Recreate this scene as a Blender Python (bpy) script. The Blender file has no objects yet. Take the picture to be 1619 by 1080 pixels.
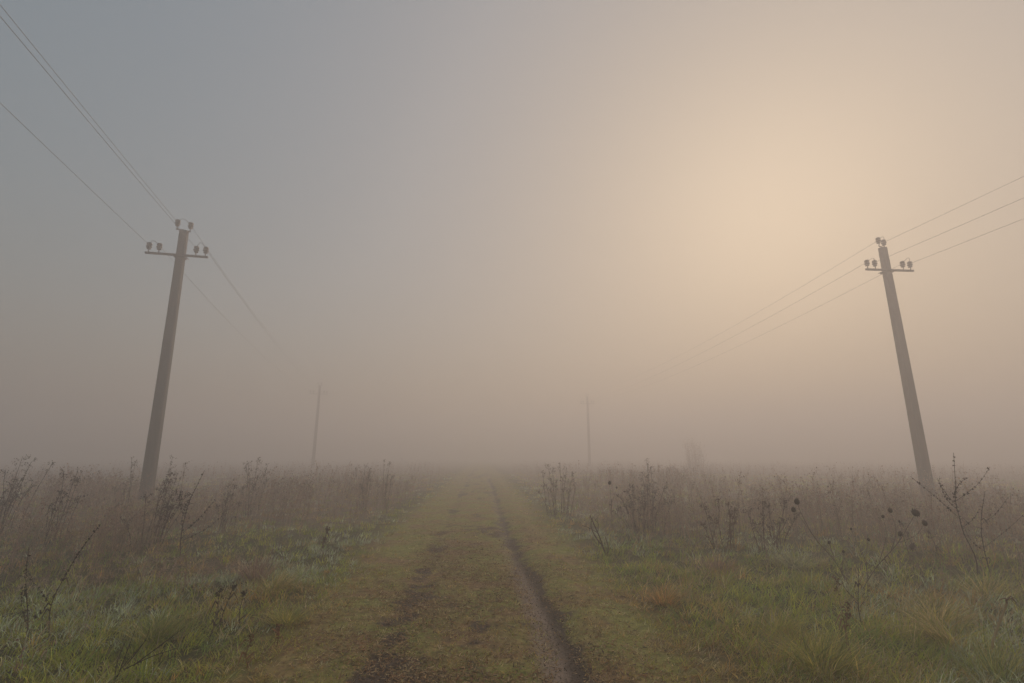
import bpy, math
import numpy as np
from mathutils import Vector

# ------------------------------------------------------------------ camera, sky, sun, exposure
sc = bpy.context.scene
C = sc.collection
R = math.radians

cam_d = bpy.data.cameras.new('camera')
cam = bpy.data.objects.new('camera', cam_d)
C.objects.link(cam)
cam_d.sensor_width = 36.0
cam_d.lens = 17.12
cam_d.clip_start = 0.05
cam_d.clip_end = 5000
cam.location = (0, 0, 1.7)
cam.rotation_euler = (R(90 + 13.2), 0, 0)
sc.camera = cam

SUN_AZ = 31.0      # degrees to the right of the view direction (+Y)
SUN_EL = 23.5
world = bpy.data.worlds.new('World')
sc.world = world
world.use_nodes = True
wn = world.node_tree.nodes
sky = wn.new('ShaderNodeTexSky')
sky.sky_type = 'NISHITA'
sky.sun_disc = False
sky.sun_elevation = R(SUN_EL)
sky.sun_rotation = R(SUN_AZ)
sky.altitude = 0
sky.air_density = 1.4
sky.dust_density = 7.0
sky.ozone_density = 1.0
wn['Background'].inputs['Strength'].default_value = 0.15
veil = wn.new('ShaderNodeGamma')          # high mist evens out the sky's contrast
veil.inputs['Gamma'].default_value = 0.325
world.node_tree.links.new(sky.outputs['Color'], veil.inputs['Color'])
tone = wn.new('ShaderNodeHueSaturation')
tone.inputs['Saturation'].default_value = 2.1
tone.inputs['Hue'].default_value = 0.485
world.node_tree.links.new(veil.outputs['Color'], tone.inputs['Color'])
world.node_tree.links.new(tone.outputs['Color'], wn['Background'].inputs['Color'])

sun_d = bpy.data.lights.new('sun', 'SUN')
sun_d.energy = 1.35
sun_d.angle = R(70)
sun_d.color = (1.0, 0.73, 0.53)
sun = bpy.data.objects.new('sun', sun_d)
C.objects.link(sun)
sun.location = (12, 14, 30)
sdir = Vector((math.sin(R(SUN_AZ)) * math.cos(R(SUN_EL)), math.cos(R(SUN_AZ)) * math.cos(R(SUN_EL)), math.sin(R(SUN_EL))))
sun.rotation_euler = sdir.to_track_quat('Z', 'Y').to_euler()

FOG_DENSITY = 0.0265
FOG_COLOR = (0.90, 0.885, 0.888)
FOG_G = 0.43

vs = sc.view_settings
vs.view_transform = 'Standard'
vs.look = 'None'
vs.exposure = 0.54
vs.gamma = 1.0
vs.use_curve_mapping = False
sc.cycles.max_bounces = 8
sc.cycles.diffuse_bounces = 3
sc.cycles.glossy_bounces = 2
sc.cycles.transmission_bounces = 3
sc.cycles.volume_bounces = 4
sc.cycles.transparent_max_bounces = 8
sc.cycles.use_denoising = True
sc.cycles.use_adaptive_sampling = False

# ------------------------------------------------------------------ helpers
rng = np.random.default_rng(7)


def lattice_noise(x, y, scale, seed):
    """smooth value noise in 0..1"""
    g = np.random.default_rng(seed).random((256, 256))
    x = np.asarray(x) / scale + 1000.0
    y = np.asarray(y) / scale + 1000.0
    xi = np.floor(x).astype(int); yi = np.floor(y).astype(int)
    fx = x - xi; fy = y - yi
    fx = fx * fx * (3 - 2 * fx); fy = fy * fy * (3 - 2 * fy)
    a = g[xi & 255, yi & 255]; b = g[(xi + 1) & 255, yi & 255]
    c = g[xi & 255, (yi + 1) & 255]; d = g[(xi + 1) & 255, (yi + 1) & 255]
    return (a * (1 - fx) + b * fx) * (1 - fy) + (c * (1 - fx) + d * fx) * fy


def fbm(x, y, scale, seed, octaves=4):
    t = 0; w = 0.5; tot = 0
    for o in range(octaves):
        t = t + w * lattice_noise(x, y, scale / 2 ** o, seed + o * 17); tot += w; w *= 0.5
    return t / tot


def sstep(a, b, x):
    t = np.clip((x - a) / (b - a), 0, 1)
    return t * t * (3 - 2 * t)


def track_u(x, y):
    """sideways distance from the middle of the track"""
    return x + 0.09 + 0.063 * y + 0.12 * (lattice_noise(y, y * 0, 6.0, 3) - 0.5)


def rut_mask(x, y):
    u = track_u(x, y)
    wob = 0.10 * (fbm(x, y, 1.3, 21) - 0.5)
    right = np.exp(-((u - 0.78 + wob) / 0.155) ** 2)
    left = np.exp(-((u + 0.74 + wob) / 0.19) ** 2)
    return left, right


def soil_mask(x, y):
    """how bare the earth is, 0..1"""
    l, r = rut_mask(x, y)
    u = track_u(x, y)
    n = fbm(x, y, 0.9, 31)
    n2 = fbm(x, y, 0.35, 37)
    mid = np.exp(-((u - 0.05) / 0.75) ** 2)
    fade = 1 - 0.5 * sstep(6.5, 11, y + 3 * (fbm(x, y, 1.5, 39) - 0.5))
    l = l * fade; r = r * fade
    return np.clip(1.1 * r + l * (0.45 + 0.8 * sstep(0.36, 0.6, n)) + 0.35 * mid * sstep(0.46, 0.64, n) + (1.0 * (n2 - 0.5) + 1.1 * (fbm(x, y, 0.16, 47, 3) - 0.5))
                   * np.exp(-(u / 1.6) ** 2), 0, 1)


def height(x, y):
    x = np.asarray(x, float); y = np.asarray(y, float)
    u = track_u(x, y)
    l, r = rut_mask(x, y)
    off = sstep(1.2, 3.0, np.abs(u))
    near = np.exp(-(np.hypot(x, y) / 60.0) ** 2)
    h = (0.16 * (fbm(x, y, 2.2, 41) - 0.5) * off + 0.05 * (fbm(x, y, 0.5, 43) - 0.5) * (0.35 + 0.65 * off)) * near
    h = h - 0.055 * r - 0.035 * l + 0.03 * np.exp(-((u - 1.25) / 0.2) ** 2)
    return h + 0.02 * off


def mesh_np(name, V, F, col=None, smooth=False):
    """triangle mesh straight from arrays"""
    V = np.ascontiguousarray(V, np.float32); F = np.ascontiguousarray(F, np.int32)
    me = bpy.data.meshes.new(name)
    me.vertices.add(len(V)); me.vertices.foreach_set('co', V.ravel())
    k = F.shape[1]
    me.loops.add(F.size); me.loops.foreach_set('vertex_index', F.ravel())
    me.polygons.add(len(F))
    me.polygons.foreach_set('loop_start', np.arange(0, F.size, k, dtype=np.int32))
    me.polygons.foreach_set('use_smooth', np.full(len(F), smooth))
    if col is not None:
        a = me.attributes.new('Col', 'FLOAT_COLOR', 'POINT')
        c4 = np.ones((len(V), 4), np.float32); c4[:, :3] = col
        a.data.foreach_set('color', c4.ravel())
    me.update(calc_edges=True)
    return me


def link(name, me, mat, parent=None, loc=None):
    o = bpy.data.objects.new(name, me)
    if mat is not None and me is not None and not me.materials:
        me.materials.append(mat)
    C.objects.link(o)
    if parent is not None:
        o.parent = parent
    if loc is not None:
        o.location = loc
    return o


def empty(name, loc, rz=0.0):
    o = bpy.data.objects.new(name, None)
    C.objects.link(o)
    o.location = loc; o.rotation_euler = (0, 0, rz)
    o.empty_display_size = 0.2
    return o


def tag(o, label=None, cat=None, group=None, kind=None):
    if label: o['label'] = label
    if cat: o['category'] = cat
    if group: o['group'] = group
    if kind: o['kind'] = kind
    return o


class MB:
    """collects triangles with a colour per vertex"""
    def __init__(s): s.v = []; s.f = []; s.c = []; s.n = 0

    def add(s, V, F, col):
        V = np.asarray(V, float); F = np.asarray(F, int)
        s.v.append(V); s.f.append(F + s.n); s.n += len(V)
        c = np.asarray(col, float)
        s.c.append(np.broadcast_to(c, (len(V), 3)) if c.ndim == 1 else c)

    def tube(s, P, r0, r1, col, sides=3, cap=False):
        P = np.asarray(P, float); n = len(P)
        T = np.gradient(P, axis=0); T /= np.linalg.norm(T, axis=1)[:, None] + 1e-9
        ref = np.array([0.31, 0.95, 0.07])
        A = np.cross(T, ref); A /= np.linalg.norm(A, axis=1)[:, None] + 1e-9
        B = np.cross(T, A)
        r = np.linspace(r0, r1, n) if np.isscalar(r0) else np.asarray(r0)
        ang = np.arange(sides) * 2 * np.pi / sides
        V = (P[:, None, :] + r[:, None, None] * (np.cos(ang)[None, :, None] * A[:, None, :] + np.sin(ang)[None, :, None] * B[:, None, :])).reshape(-1, 3)
        F = []
        for i in range(n - 1):
            for j in range(sides):
                a = i * sides + j; b = i * sides + (j + 1) % sides
                F += [(a, b, b + sides), (a, b + sides, a + sides)]
        if cap:
            V = np.vstack([V, P[0], P[-1]]); k = len(V)
            for j in range(sides):
                F.append((k - 2, (j + 1) % sides, j))
                F.append((k - 1, (n - 1) * sides + j, (n - 1) * sides + (j + 1) % sides))
        s.add(V, F, col)

    def ribbon(s, P, w, col, side):
        """flat tapering strip along P"""
        P = np.asarray(P, float); n = len(P); side = np.asarray(side, float)
        ww = w * np.linspace(1, 0.25, n)[:, None] * 0.5
        V = np.stack([P - side * ww, P + side * ww], 1).reshape(-1, 3)
        F = []
        for i in range(n - 1):
            a = 2 * i; F += [(a, a + 1, a + 3), (a, a + 3, a + 2)]
        s.add(V, F, col)

    def octa(s, p, r, col, zs=1.2):
        p = np.asarray(p, float)
        q = np.array([(1, 0, 0), (-1, 0, 0), (0, 1, 0), (0, -1, 0), (0, 0, zs), (0, 0, -zs)]) * r
        s.add(p + q, [(0, 2, 4), (2, 1, 4), (1, 3, 4), (3, 0, 4), (2, 0, 5), (1, 2, 5), (3, 1, 5), (0, 3, 5)], col)

    def tet(s, p, r, col, g):
        q = g.normal(size=(4, 3)); q /= np.linalg.norm(q, axis=1)[:, None]
        s.add(np.asarray(p) + q * r, [(0, 1, 2), (0, 2, 3), (0, 3, 1), (1, 3, 2)], col)

    def box(s, c, h, col=(0.3, 0.3, 0.3)):
        c = np.asarray(c, float); h = np.asarray(h, float)
        q = np.array([(-1, -1, -1), (1, -1, -1), (1, 1, -1), (-1, 1, -1), (-1, -1, 1), (1, -1, 1), (1, 1, 1), (-1, 1, 1)])
        f = [(0, 3, 2, 1), (4, 5, 6, 7), (0, 1, 5, 4), (1, 2, 6, 5), (2, 3, 7, 6), (3, 0, 4, 7)]
        F = []
        for a, b, cc, d in f: F += [(a, b, cc), (a, cc, d)]
        s.add(c + q * h, F, col)

    def lathe(s, prof, c, col, seg=16):
        c = np.asarray(c, float); n = len(prof)
        ang = np.arange(seg) * 2 * np.pi / seg
        V = np.array([[(r * math.cos(a), r * math.sin(a), z) for a in ang] for r, z in prof]).reshape(-1, 3) + c
        F = []
        for i in range(n - 1):
            for j in range(seg):
                a = i * seg + j; b = i * seg + (j + 1) % seg
                F += [(a, b, b + seg), (a, b + seg, a + seg)]
        s.add(V, F, col)

    def arrays(s):
        return np.vstack(s.v), np.vstack(s.f), np.vstack(s.c)

    def build(s, name, mat, parent=None, smooth=False, loc=None):
        V, F, c = s.arrays()
        return link(name, mesh_np(name, V, F, c, smooth), mat, parent, loc)


# ------------------------------------------------------------------ materials
def new_mat(name):
    m = bpy.data.materials.new(name); m.use_nodes = True
    nt = m.node_tree
    return m, nt, nt.nodes['Principled BSDF']


def plant_mat(name, rough=0.6, transl=0.35, tint=1.0):
    m = bpy.data.materials.new(name); m.use_nodes = True
    nt = m.node_tree; n = nt.nodes; n.clear()
    at = n.new('ShaderNodeAttribute'); at.attribute_name = 'Col'
    d = n.new('ShaderNodeBsdfPrincipled'); d.inputs['Roughness'].default_value = rough
    d.inputs['Specular IOR Level'].default_value = 0.3
    t = n.new('ShaderNodeBsdfTranslucent')
    mx = n.new('ShaderNodeMixShader'); mx.inputs[0].default_value = transl
    o = n.new('ShaderNodeOutputMaterial')
    nt.links.new(at.outputs['Color'], d.inputs['Base Color'])
    nt.links.new(at.outputs['Color'], t.inputs['Color'])
    nt.links.new(d.outputs[0], mx.inputs[1]); nt.links.new(t.outputs[0], mx.inputs[2])
    nt.links.new(mx.outputs[0], o.inputs['Surface'])
    return m


M_GRASS = plant_mat('grass_blades', 0.5, 0.5)
M_WEED = plant_mat('dry_stalks', 0.8, 0.12)


def make_ground_mat():
    m, nt, b = new_mat('field_ground')
    n = nt.nodes; L = nt.links
    tc = n.new('ShaderNodeTexCoord')
    soil = n.new('ShaderNodeAttribute'); soil.attribute_name = 'soil'
    zone = n.new('ShaderNodeAttribute'); zone.attribute_name = 'zone'

    def noise(scale, detail=6, rough=0.6):
        t = n.new('ShaderNodeTexNoise'); t.inputs['Scale'].default_value = scale
        t.inputs['Detail'].default_value = detail; t.inputs['Roughness'].default_value = rough
        L.new(tc.outputs['Object'], t.inputs['Vector']); return t

    def ramp(src, stops):
        r = n.new('ShaderNodeValToRGB'); e = r.color_ramp.elements
        e[0].position, e[0].color = stops[0][0], (*stops[0][1], 1)
        e[1].position, e[1].color = stops[-1][0], (*stops[-1][1], 1)
        for p, c in stops[1:-1]:
            k = e.new(p); k.color = (*c, 1)
        L.new(src, r.inputs[0]); return r

    def mix(f, a, b_, blend='MIX'):
        x = n.new('ShaderNodeMix'); x.data_type = 'RGBA'; x.blend_type = blend
        if isinstance(f, float): x.inputs[0].default_value = f
        else: L.new(f, x.inputs[0])
        L.new(a, x.inputs[6]); L.new(b_, x.inputs[7]); return x.outputs[2]

    n1 = noise(1.3); n2 = noise(9, 8, 0.7); n3 = noise(45, 6, 0.7)
    earth = ramp(n3.outputs[0], [(0.3, (0.04, 0.03, 0.023)), (0.5, (0.085, 0.062, 0.045)), (0.7, (0.16, 0.12, 0.09))])
    packed = ramp(n3.outputs[0], [(0.3, (0.20, 0.155, 0.12)), (0.7, (0.36, 0.285, 0.225))])
    turf = ramp(n2.outputs[0], [(0.3, (0.09, 0.105, 0.03)), (0.5, (0.25, 0.255, 0.065)), (0.7, (0.42, 0.37, 0.12))])
    turf2 = ramp(n2.outputs[0], [(0.3, (0.11, 0.07, 0.035)), (0.5, (0.26, 0.17, 0.08)), (0.7, (0.44, 0.30, 0.14))])
    f1 = ramp(n1.outputs[0], [(0.42, (0, 0, 0)), (0.60, (1, 1, 1))])
    tr = mix(f1.outputs[0], turf.outputs[0], turf2.outputs[0])
    thatch = ramp(n3.outputs[0], [(0.3, (0.028, 0.032, 0.013)), (0.55, (0.075, 0.078, 0.03)), (0.75, (0.16, 0.14, 0.065))])
    brown = ramp(n2.outputs[0], [(0.3, (0.12, 0.088, 0.06)), (0.7, (0.27, 0.20, 0.14))])
    sepf = n.new('ShaderNodeSeparateColor'); L.new(zone.outputs['Color'], sepf.inputs[0])
    base = mix(sepf.outputs[0], tr, thatch.outputs[0])
    base = mix(sepf.outputs[1], base, brown.outputs[0])
    sm = n.new('ShaderNodeMath'); sm.operation = 'MULTIPLY_ADD'
    L.new(n2.outputs[0], sm.inputs[0]); sm.inputs[1].default_value = 1.5; sm.inputs[2].default_value = -0.75
    sa = n.new('ShaderNodeMath'); sa.operation = 'ADD'; sa.use_clamp = True
    L.new(sm.outputs[0], sa.inputs[0]); L.new(soil.outputs['Fac'], sa.inputs[1])
    sr = ramp(sa.outputs[0], [(0.3, (0, 0, 0)), (0.62, (1, 1, 1))])
    base = mix(sr.outputs[0], base, earth.outputs[0])
    base = mix(sepf.outputs[2], base, packed.outputs[0])
    L.new(base, b.inputs['Base Color'])
    b.inputs['Roughness'].default_value = 0.9
    b.inputs['Specular IOR Level'].default_value = 0.25
    bp = n.new('ShaderNodeBump'); bp.inputs['Strength'].default_value = 0.8; bp.inputs['Distance'].default_value = 0.03
    ad = n.new('ShaderNodeMath'); ad.operation = 'MULTIPLY_ADD'; ad.inputs[1].default_value = 0.4
    L.new(n3.outputs[0], ad.inputs[0]); L.new(n2.outputs[0], ad.inputs[2])
    L.new(ad.outputs[0], bp.inputs['Height']); L.new(bp.outputs[0], b.inputs['Normal'])
    return m


def make_concrete():
    m, nt, b = new_mat('weathered_concrete'); n = nt.nodes; L = nt.links
    tc = n.new('ShaderNodeTexCoord')
    mp = n.new('ShaderNodeMapping'); mp.inputs['Scale'].default_value = (6, 6, 0.6)
    L.new(tc.outputs['Object'], mp.inputs[0])
    t1 = n.new('ShaderNodeTexNoise'); t1.inputs['Scale'].default_value = 1.5; t1.inputs['Detail'].default_value = 6
    L.new(mp.outputs[0], t1.inputs['Vector'])
    t2 = n.new('ShaderNodeTexNoise'); t2.inputs['Scale'].default_value = 30; t2.inputs['Detail'].default_value = 5
    L.new(tc.outputs['Object'], t2.inputs['Vector'])
    r = n.new('ShaderNodeValToRGB'); e = r.color_ramp.elements
    e[0].position = 0.3; e[0].color = (0.045, 0.040, 0.035, 1); e[1].position = 0.72; e[1].color = (0.15, 0.128, 0.112, 1)
    ad = n.new('ShaderNodeMath'); ad.operation = 'MULTIPLY_ADD'; ad.inputs[1].default_value = 0.5
    sb = n.new('ShaderNodeMath'); sb.operation = 'MULTIPLY'; sb.inputs[1].default_value = 0.66
    L.new(t2.outputs[0], ad.inputs[0]); L.new(t1.outputs[0], ad.inputs[2]); L.new(ad.outputs[0], sb.inputs[0])
    L.new(sb.outputs[0], r.inputs[0]); L.new(r.outputs[0], b.inputs['Base Color'])
    b.inputs['Roughness'].default_value = 0.9
    bp = n.new('ShaderNodeBump'); bp.inputs['Strength'].default_value = 0.3; bp.inputs['Distance'].default_value = 0.01
    L.new(t2.outputs[0], bp.inputs['Height']); L.new(bp.outputs[0], b.inputs['Normal'])
    return m


def plain_mat(name, c1, c2, rough, scale=20, metal=0.0):
    m, nt, b = new_mat(name); n = nt.nodes; L = nt.links
    tc = n.new('ShaderNodeTexCoord'); t = n.new('ShaderNodeTexNoise'); t.inputs['Scale'].default_value = scale
    L.new(tc.outputs['Object'], t.inputs['Vector'])
    r = n.new('ShaderNodeValToRGB'); e = r.color_ramp.elements
    e[0].position = 0.35; e[0].color = (*c1, 1); e[1].position = 0.65; e[1].color = (*c2, 1)
    L.new(t.outputs[0], r.inputs[0]); L.new(r.outputs[0], b.inputs['Base Color'])
    b.inputs['Roughness'].default_value = rough; b.inputs['Metallic'].default_value = metal
    return m


M_GROUND = make_ground_mat()
M_CONC = make_concrete()
M_STEEL = plain_mat('rusty_steel', (0.06, 0.05, 0.045), (0.12, 0.09, 0.07), 0.7)
M_PORC = plain_mat('brown_porcelain', (0.055, 0.04, 0.035), (0.085, 0.06, 0.05), 0.35, 8)
M_WIRE = plain_mat('aluminium_wire', (0.10, 0.10, 0.10), (0.15, 0.145, 0.14), 0.55, 6)

# ------------------------------------------------------------------ ground sheet
def axis(segs):
    out = [segs[0][0]]
    for a, b, s in segs:
        n = max(1, int(round((b - a) / s))); out += list(np.linspace(a, b, n + 1)[1:])
    return np.array(out)


gx = axis([(-500, -100, 100), (-100, -30, 10), (-30, -12, 1.0), (-12, -5, 0.14), (-5, 5, 0.045), (5, 12, 0.14), (12, 30, 1.0), (30, 100, 10), (100, 500, 100)])
gy = axis([(-500, -100, 100), (-100, -10, 10), (-10, 2, 0.6), (2, 9, 0.045), (9, 18, 0.11), (18, 40, 0.5), (40, 100, 6), (100, 500, 100)])
X, Y = np.meshgrid(gx, gy)
xx = X.ravel(); yy = Y.ravel()
V = np.stack([xx, yy, height(xx, yy)], 1)
i = np.arange(len(gx) - 1)[None, :] + len(gx) * np.arange(len(gy) - 1)[:, None]
i = i.ravel()
F = np.stack([i, i + 1, i + 1 + len(gx), i + len(gx)], 1)
gm = mesh_np('ground', V, F, None, True)
a = gm.attributes.new('soil', 'FLOAT', 'POINT'); a.data.foreach_set('value', soil_mask(xx, yy).astype(np.float32))
zone = np.zeros((len(xx), 4), np.float32); zone[:, 3] = 1
zone[:, 0] = sstep(1.5, 2.6, np.abs(track_u(xx, yy)))
zone[:, 1] = sstep(2.2, 3.4, np.abs(track_u(xx, yy))) * sstep(9, 16, yy)
zone[:, 2] = 0.95 * np.exp(-((track_u(xx, yy) - 0.66 + 0.10 * (fbm(xx, yy, 1.3, 21) - 0.5)) / 0.13) ** 4) * (1 - 0.7 * sstep(6, 10, yy)) * (0.55 + 0.45 * sstep(0.35, 0.5, fbm(xx, yy, 0.8, 77)))
a = gm.attributes.new('zone', 'FLOAT_COLOR', 'POINT'); a.data.foreach_set('color', zone.ravel())
tag(link('ground', gm, M_GROUND), kind='structure')

# ------------------------------------------------------------------ fog
fm = bpy.data.materials.new('fog'); fm.use_nodes = True
fn = fm.node_tree.nodes; fn.clear()
pv = fn.new('ShaderNodeVolumePrincipled')
pv.inputs['Color'].default_value = (*FOG_COLOR, 1)
pv.inputs['Density'].default_value = FOG_DENSITY
pv.inputs['Density Attribute'].default_value = ''
pv.inputs['Temperature Attribute'].default_value = ''
pv.inputs['Color Attribute'].default_value = ''
pv.inputs['Anisotropy'].default_value = FOG_G
fo = fn.new('ShaderNodeOutputMaterial')
fm.node_tree.links.new(pv.outputs[0], fo.inputs['Volume'])
try: fm.cycles.homogeneous_volume = True
except Exception: pass
hb = MB(); hb.box((0, 0, 5.7), (620, 620, 6.9))
hz = hb.build('haze', fm)
tag(hz, kind='stuff')


# ------------------------------------------------------------------ power poles and wires
INS_PROF = [(0.02, 0.0), (0.055, 0.005), (0.062, 0.03), (0.05, 0.045), (0.048, 0.06), (0.076, 0.07), (0.081, 0.095), (0.06, 0.112),
            (0.05, 0.125), (0.066, 0.135), (0.072, 0.16), (0.065, 0.19), (0.045, 0.21), (0.0, 0.215)]
ARM_INS = (-0.80, -0.53, 0.46, 0.72)
POLE_H = 8.0
POLE_S = 1.44
ARM_Z = POLE_H - 0.86


def insulator(parent, p, seg):
    o = MB(); o.lathe(INS_PROF, (0, 0, 0.09), (0.07, 0.05, 0.04), seg)
    ob = o.build('insulator', M_PORC, parent, True, p)
    q = MB(); q.tube([(0, 0, -0.005), (0, 0, 0.11)], 0.016, 0.016, (0.1, 0.1, 0.1), 6)
    q.build('pin', M_STEEL, ob)
    return ob


def power_pole(loc, line_az, bracket_az, label, detail=True, lean=0.0):
    """concrete post with a crossarm square to the line; line_az in degrees right of +Y"""
    z0 = float(height(loc[0], loc[1]))
    root = empty('power_pole', (loc[0], loc[1], z0 - 0.02), -R(line_az))
    root.rotation_euler = (0, R(lean), -R(line_az))
    root.scale = (POLE_S, POLE_S, POLE_S)
    tag(root, label, 'power pole')
    seg = 16 if detail else 8
    # tapering post with chamfered corners
    b = MB()
    rings = 9
    V = []; F = []
    for k in range(rings):
        t = k / (rings - 1); z = -0.6 + t * (POLE_H + 0.6)
        w = 0.146 + (0.109 - 0.146) * t; d = 0.138 + (0.096 - 0.138) * t; c = 0.03
        ox = 0.012 * math.sin(t * 3.0)
        for (sx, sy) in ((w - c, -d), (w, -d + c), (w, d - c), (w - c, d), (-w + c, d), (-w, d - c), (-w, -d + c), (-w + c, -d)):
            V.append((sx + ox, sy, z))
    for k in range(rings - 1):
        for j in range(8):
            p = k * 8 + j; q = k * 8 + (j + 1) % 8
            F += [(p, q, q + 8), (p, q + 8, p + 8)]
    top = (rings - 1) * 8
    for j in range(1, 7): F.append((top, top + j, top + j + 1))
    b.add(V, F, (0.2, 0.2, 0.2)); b.build('post', M_CONC, root)
    arm = MB()
    arm.box((-0.04, -0.155, ARM_Z), (0.84, 0.026, 0.03))
    arm.build('crossarm', M_STEEL, root)
    cl = MB()
    cl.box((0, 0.0, ARM_Z - 0.02), (0.142, 0.124, 0.02)); cl.build('clamp', M_STEEL, root)
    if detail:
        for s in (-1, 1):
            bo = MB(); bo.tube([(s * 0.17, -0.20, ARM_Z), (s * 0.17, 0.17, ARM_Z)], 0.011, 0.011, (0.1, 0.1, 0.1), 6, True)
            bo.build('bolt', M_STEEL, root)
    pts = {}
    for k, x in enumerate(ARM_INS):
        insulator(root, (x, -0.155, ARM_Z + 0.028), seg)
        pts[k] = Vector((x, -0.155, ARM_Z + 0.036 + 0.215))
    # top bracket carrying two insulators
    ba = R(line_az) - R(bracket_az) + math.pi / 2
    bx, by = math.cos(ba), math.sin(ba)
    br = MB()
    br.tube([(-0.21 * bx, -0.21 * by, POLE_H + 0.02), (0.17 * bx, 0.17 * by, POLE_H + 0.02)], 0.024, 0.024, (0.1, 0.1, 0.1), 4, True)
    br.tube([(-0.03, 0, POLE_H - 0.02), (-0.03, 0, POLE_H + 0.05)], 0.03, 0.02, (0.1, 0.1, 0.1), 6, True)
    br.build('top_bracket', M_STEEL, root)
    for k, s in ((4, -0.19), (5, 0.15)):
        o = insulator(root, (s * bx, s * by, POLE_H + 0.03), seg)
        pts[k] = Vector((s * bx, s * by, POLE_H + 0.03 + 0.20))
    if detail:       # jumper loops between neighbouring insulators
        for a_, b_, up in ((0, 1, 0.10), (2, 3, 0.16), (4, 5, 0.12)):
            A = np.array(pts[a_]); B = np.array(pts[b_]); j = MB()
            P = [A + (B - A) * t + np.array((0, -0.12 * math.sin(math.pi * t), up * math.sin(math.pi * t))) for t in np.linspace(0, 1, 9)]
            j.tube(P, 0.007, 0.007, (0.1, 0.1, 0.1), 5); j.build('jumper_wire', M_WIRE, root)
    m = root.matrix_basis.copy()
    from mathutils import Matrix
    m = Matrix.Translation(root.location) @ Matrix.Rotation(-R(line_az), 4, 'Z') @ Matrix.Rotation(R(lean), 4, 'Y') @ Matrix.Scale(POLE_S, 4)
    return {k: m @ v for k, v in pts.items()}


LA = power_pole((-14.50, 20.17), -14.6, 54, 'tall concrete power pole close by in the weeds on the left', lean=-1.0)
LB = power_pole((-27.60, 69.60), -14.6, 54, 'faint distant power pole left of the track, nearly lost in fog', False)
RA = power_pole((18.00, 22.00), -4.7, 62, 'tall concrete power pole close by in front of the sunrise glow on the right')
RB = power_pole((12.78, 82.68), -4.7, 54, 'faint distant power pole right of the track, barely visible in fog', False)


def wire(A, B, sag, label, rad=0.0075):
    A = np.array(A); B = np.array(B); d = MB()
    t = np.linspace(0, 1, 41)[:, None]
    P = A + (B - A) * t
    P[:, 2] -= sag * 4 * t[:, 0] * (1 - t[:, 0])
    o = Vector(A)
    d.tube(P - A, rad, rad, (0.1, 0.1, 0.1), 5)
    w = d.build('overhead_wire', M_WIRE, None, True, o)
    tag(w, label, 'wire', 'overhead wires between the poles')


def back(P, az, dist):
    return Vector(P) + Vector((-math.sin(R(az)) * dist, -math.cos(R(az)) * dist, 0))


wire(LA[4], back(LA[4], -17.0, 53), 0.31, 'upper overhead wire from the left pole top running overhead to the top left corner')
wire(LA[0], back(LA[0], -17.0, 53), 0.31, 'lowest overhead wire at far left, tied to the left end of the crossarm')
wire(LA[2], back(LA[2], -16.6, 53), 0.31, 'overhead wire close beside the upper one at left, from right end of crossarm')
wire(LA[5], LB[4], 0.84, 'overhead wire from the left pole top sloping into fog to the distant pole')
wire(LA[1], LB[0], 0.84, 'lower wire left of the near left pole sloping away into the fog')
wire(LA[3], LB[2], 0.84, 'wire from right crossarm insulator of the left pole sloping away into fog')
wire(RA[5], back(RA[5], -4.7, 59), 0.6, 'topmost of three wires leaving the right pole towards the right edge')
wire(RA[1], back(RA[1], -4.7, 59), 0.6, 'middle of three wires leaving the right pole towards the right edge')
wire(RA[3], back(RA[3], -4.7, 59), 0.6, 'lowest of three wires leaving the right pole towards the right edge')
wire(RA[4], RB[4], 1.02, 'topmost wire from the right pole sloping down left into the glowing fog')
wire(RA[0], RB[0], 1.02, 'middle wire from the right pole sloping down left into the glowing fog')
wire(RA[2], RB[2], 1.02, 'lowest wire from the right pole sloping down left into the glowing fog')

# ------------------------------------------------------------------ grass
GREEN = np.array([(0.39, 0.46, 0.065), (0.50, 0.51, 0.085), (0.30, 0.42, 0.11), (0.56, 0.57, 0.14)])
TAN = np.array([(0.64, 0.50, 0.18), (0.57, 0.37, 0.12), (0.68, 0.58, 0.34), (0.46, 0.31, 0.13)])
DEW = np.array([(0.58, 0.67, 0.46), (0.64, 0.70, 0.54)])


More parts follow.
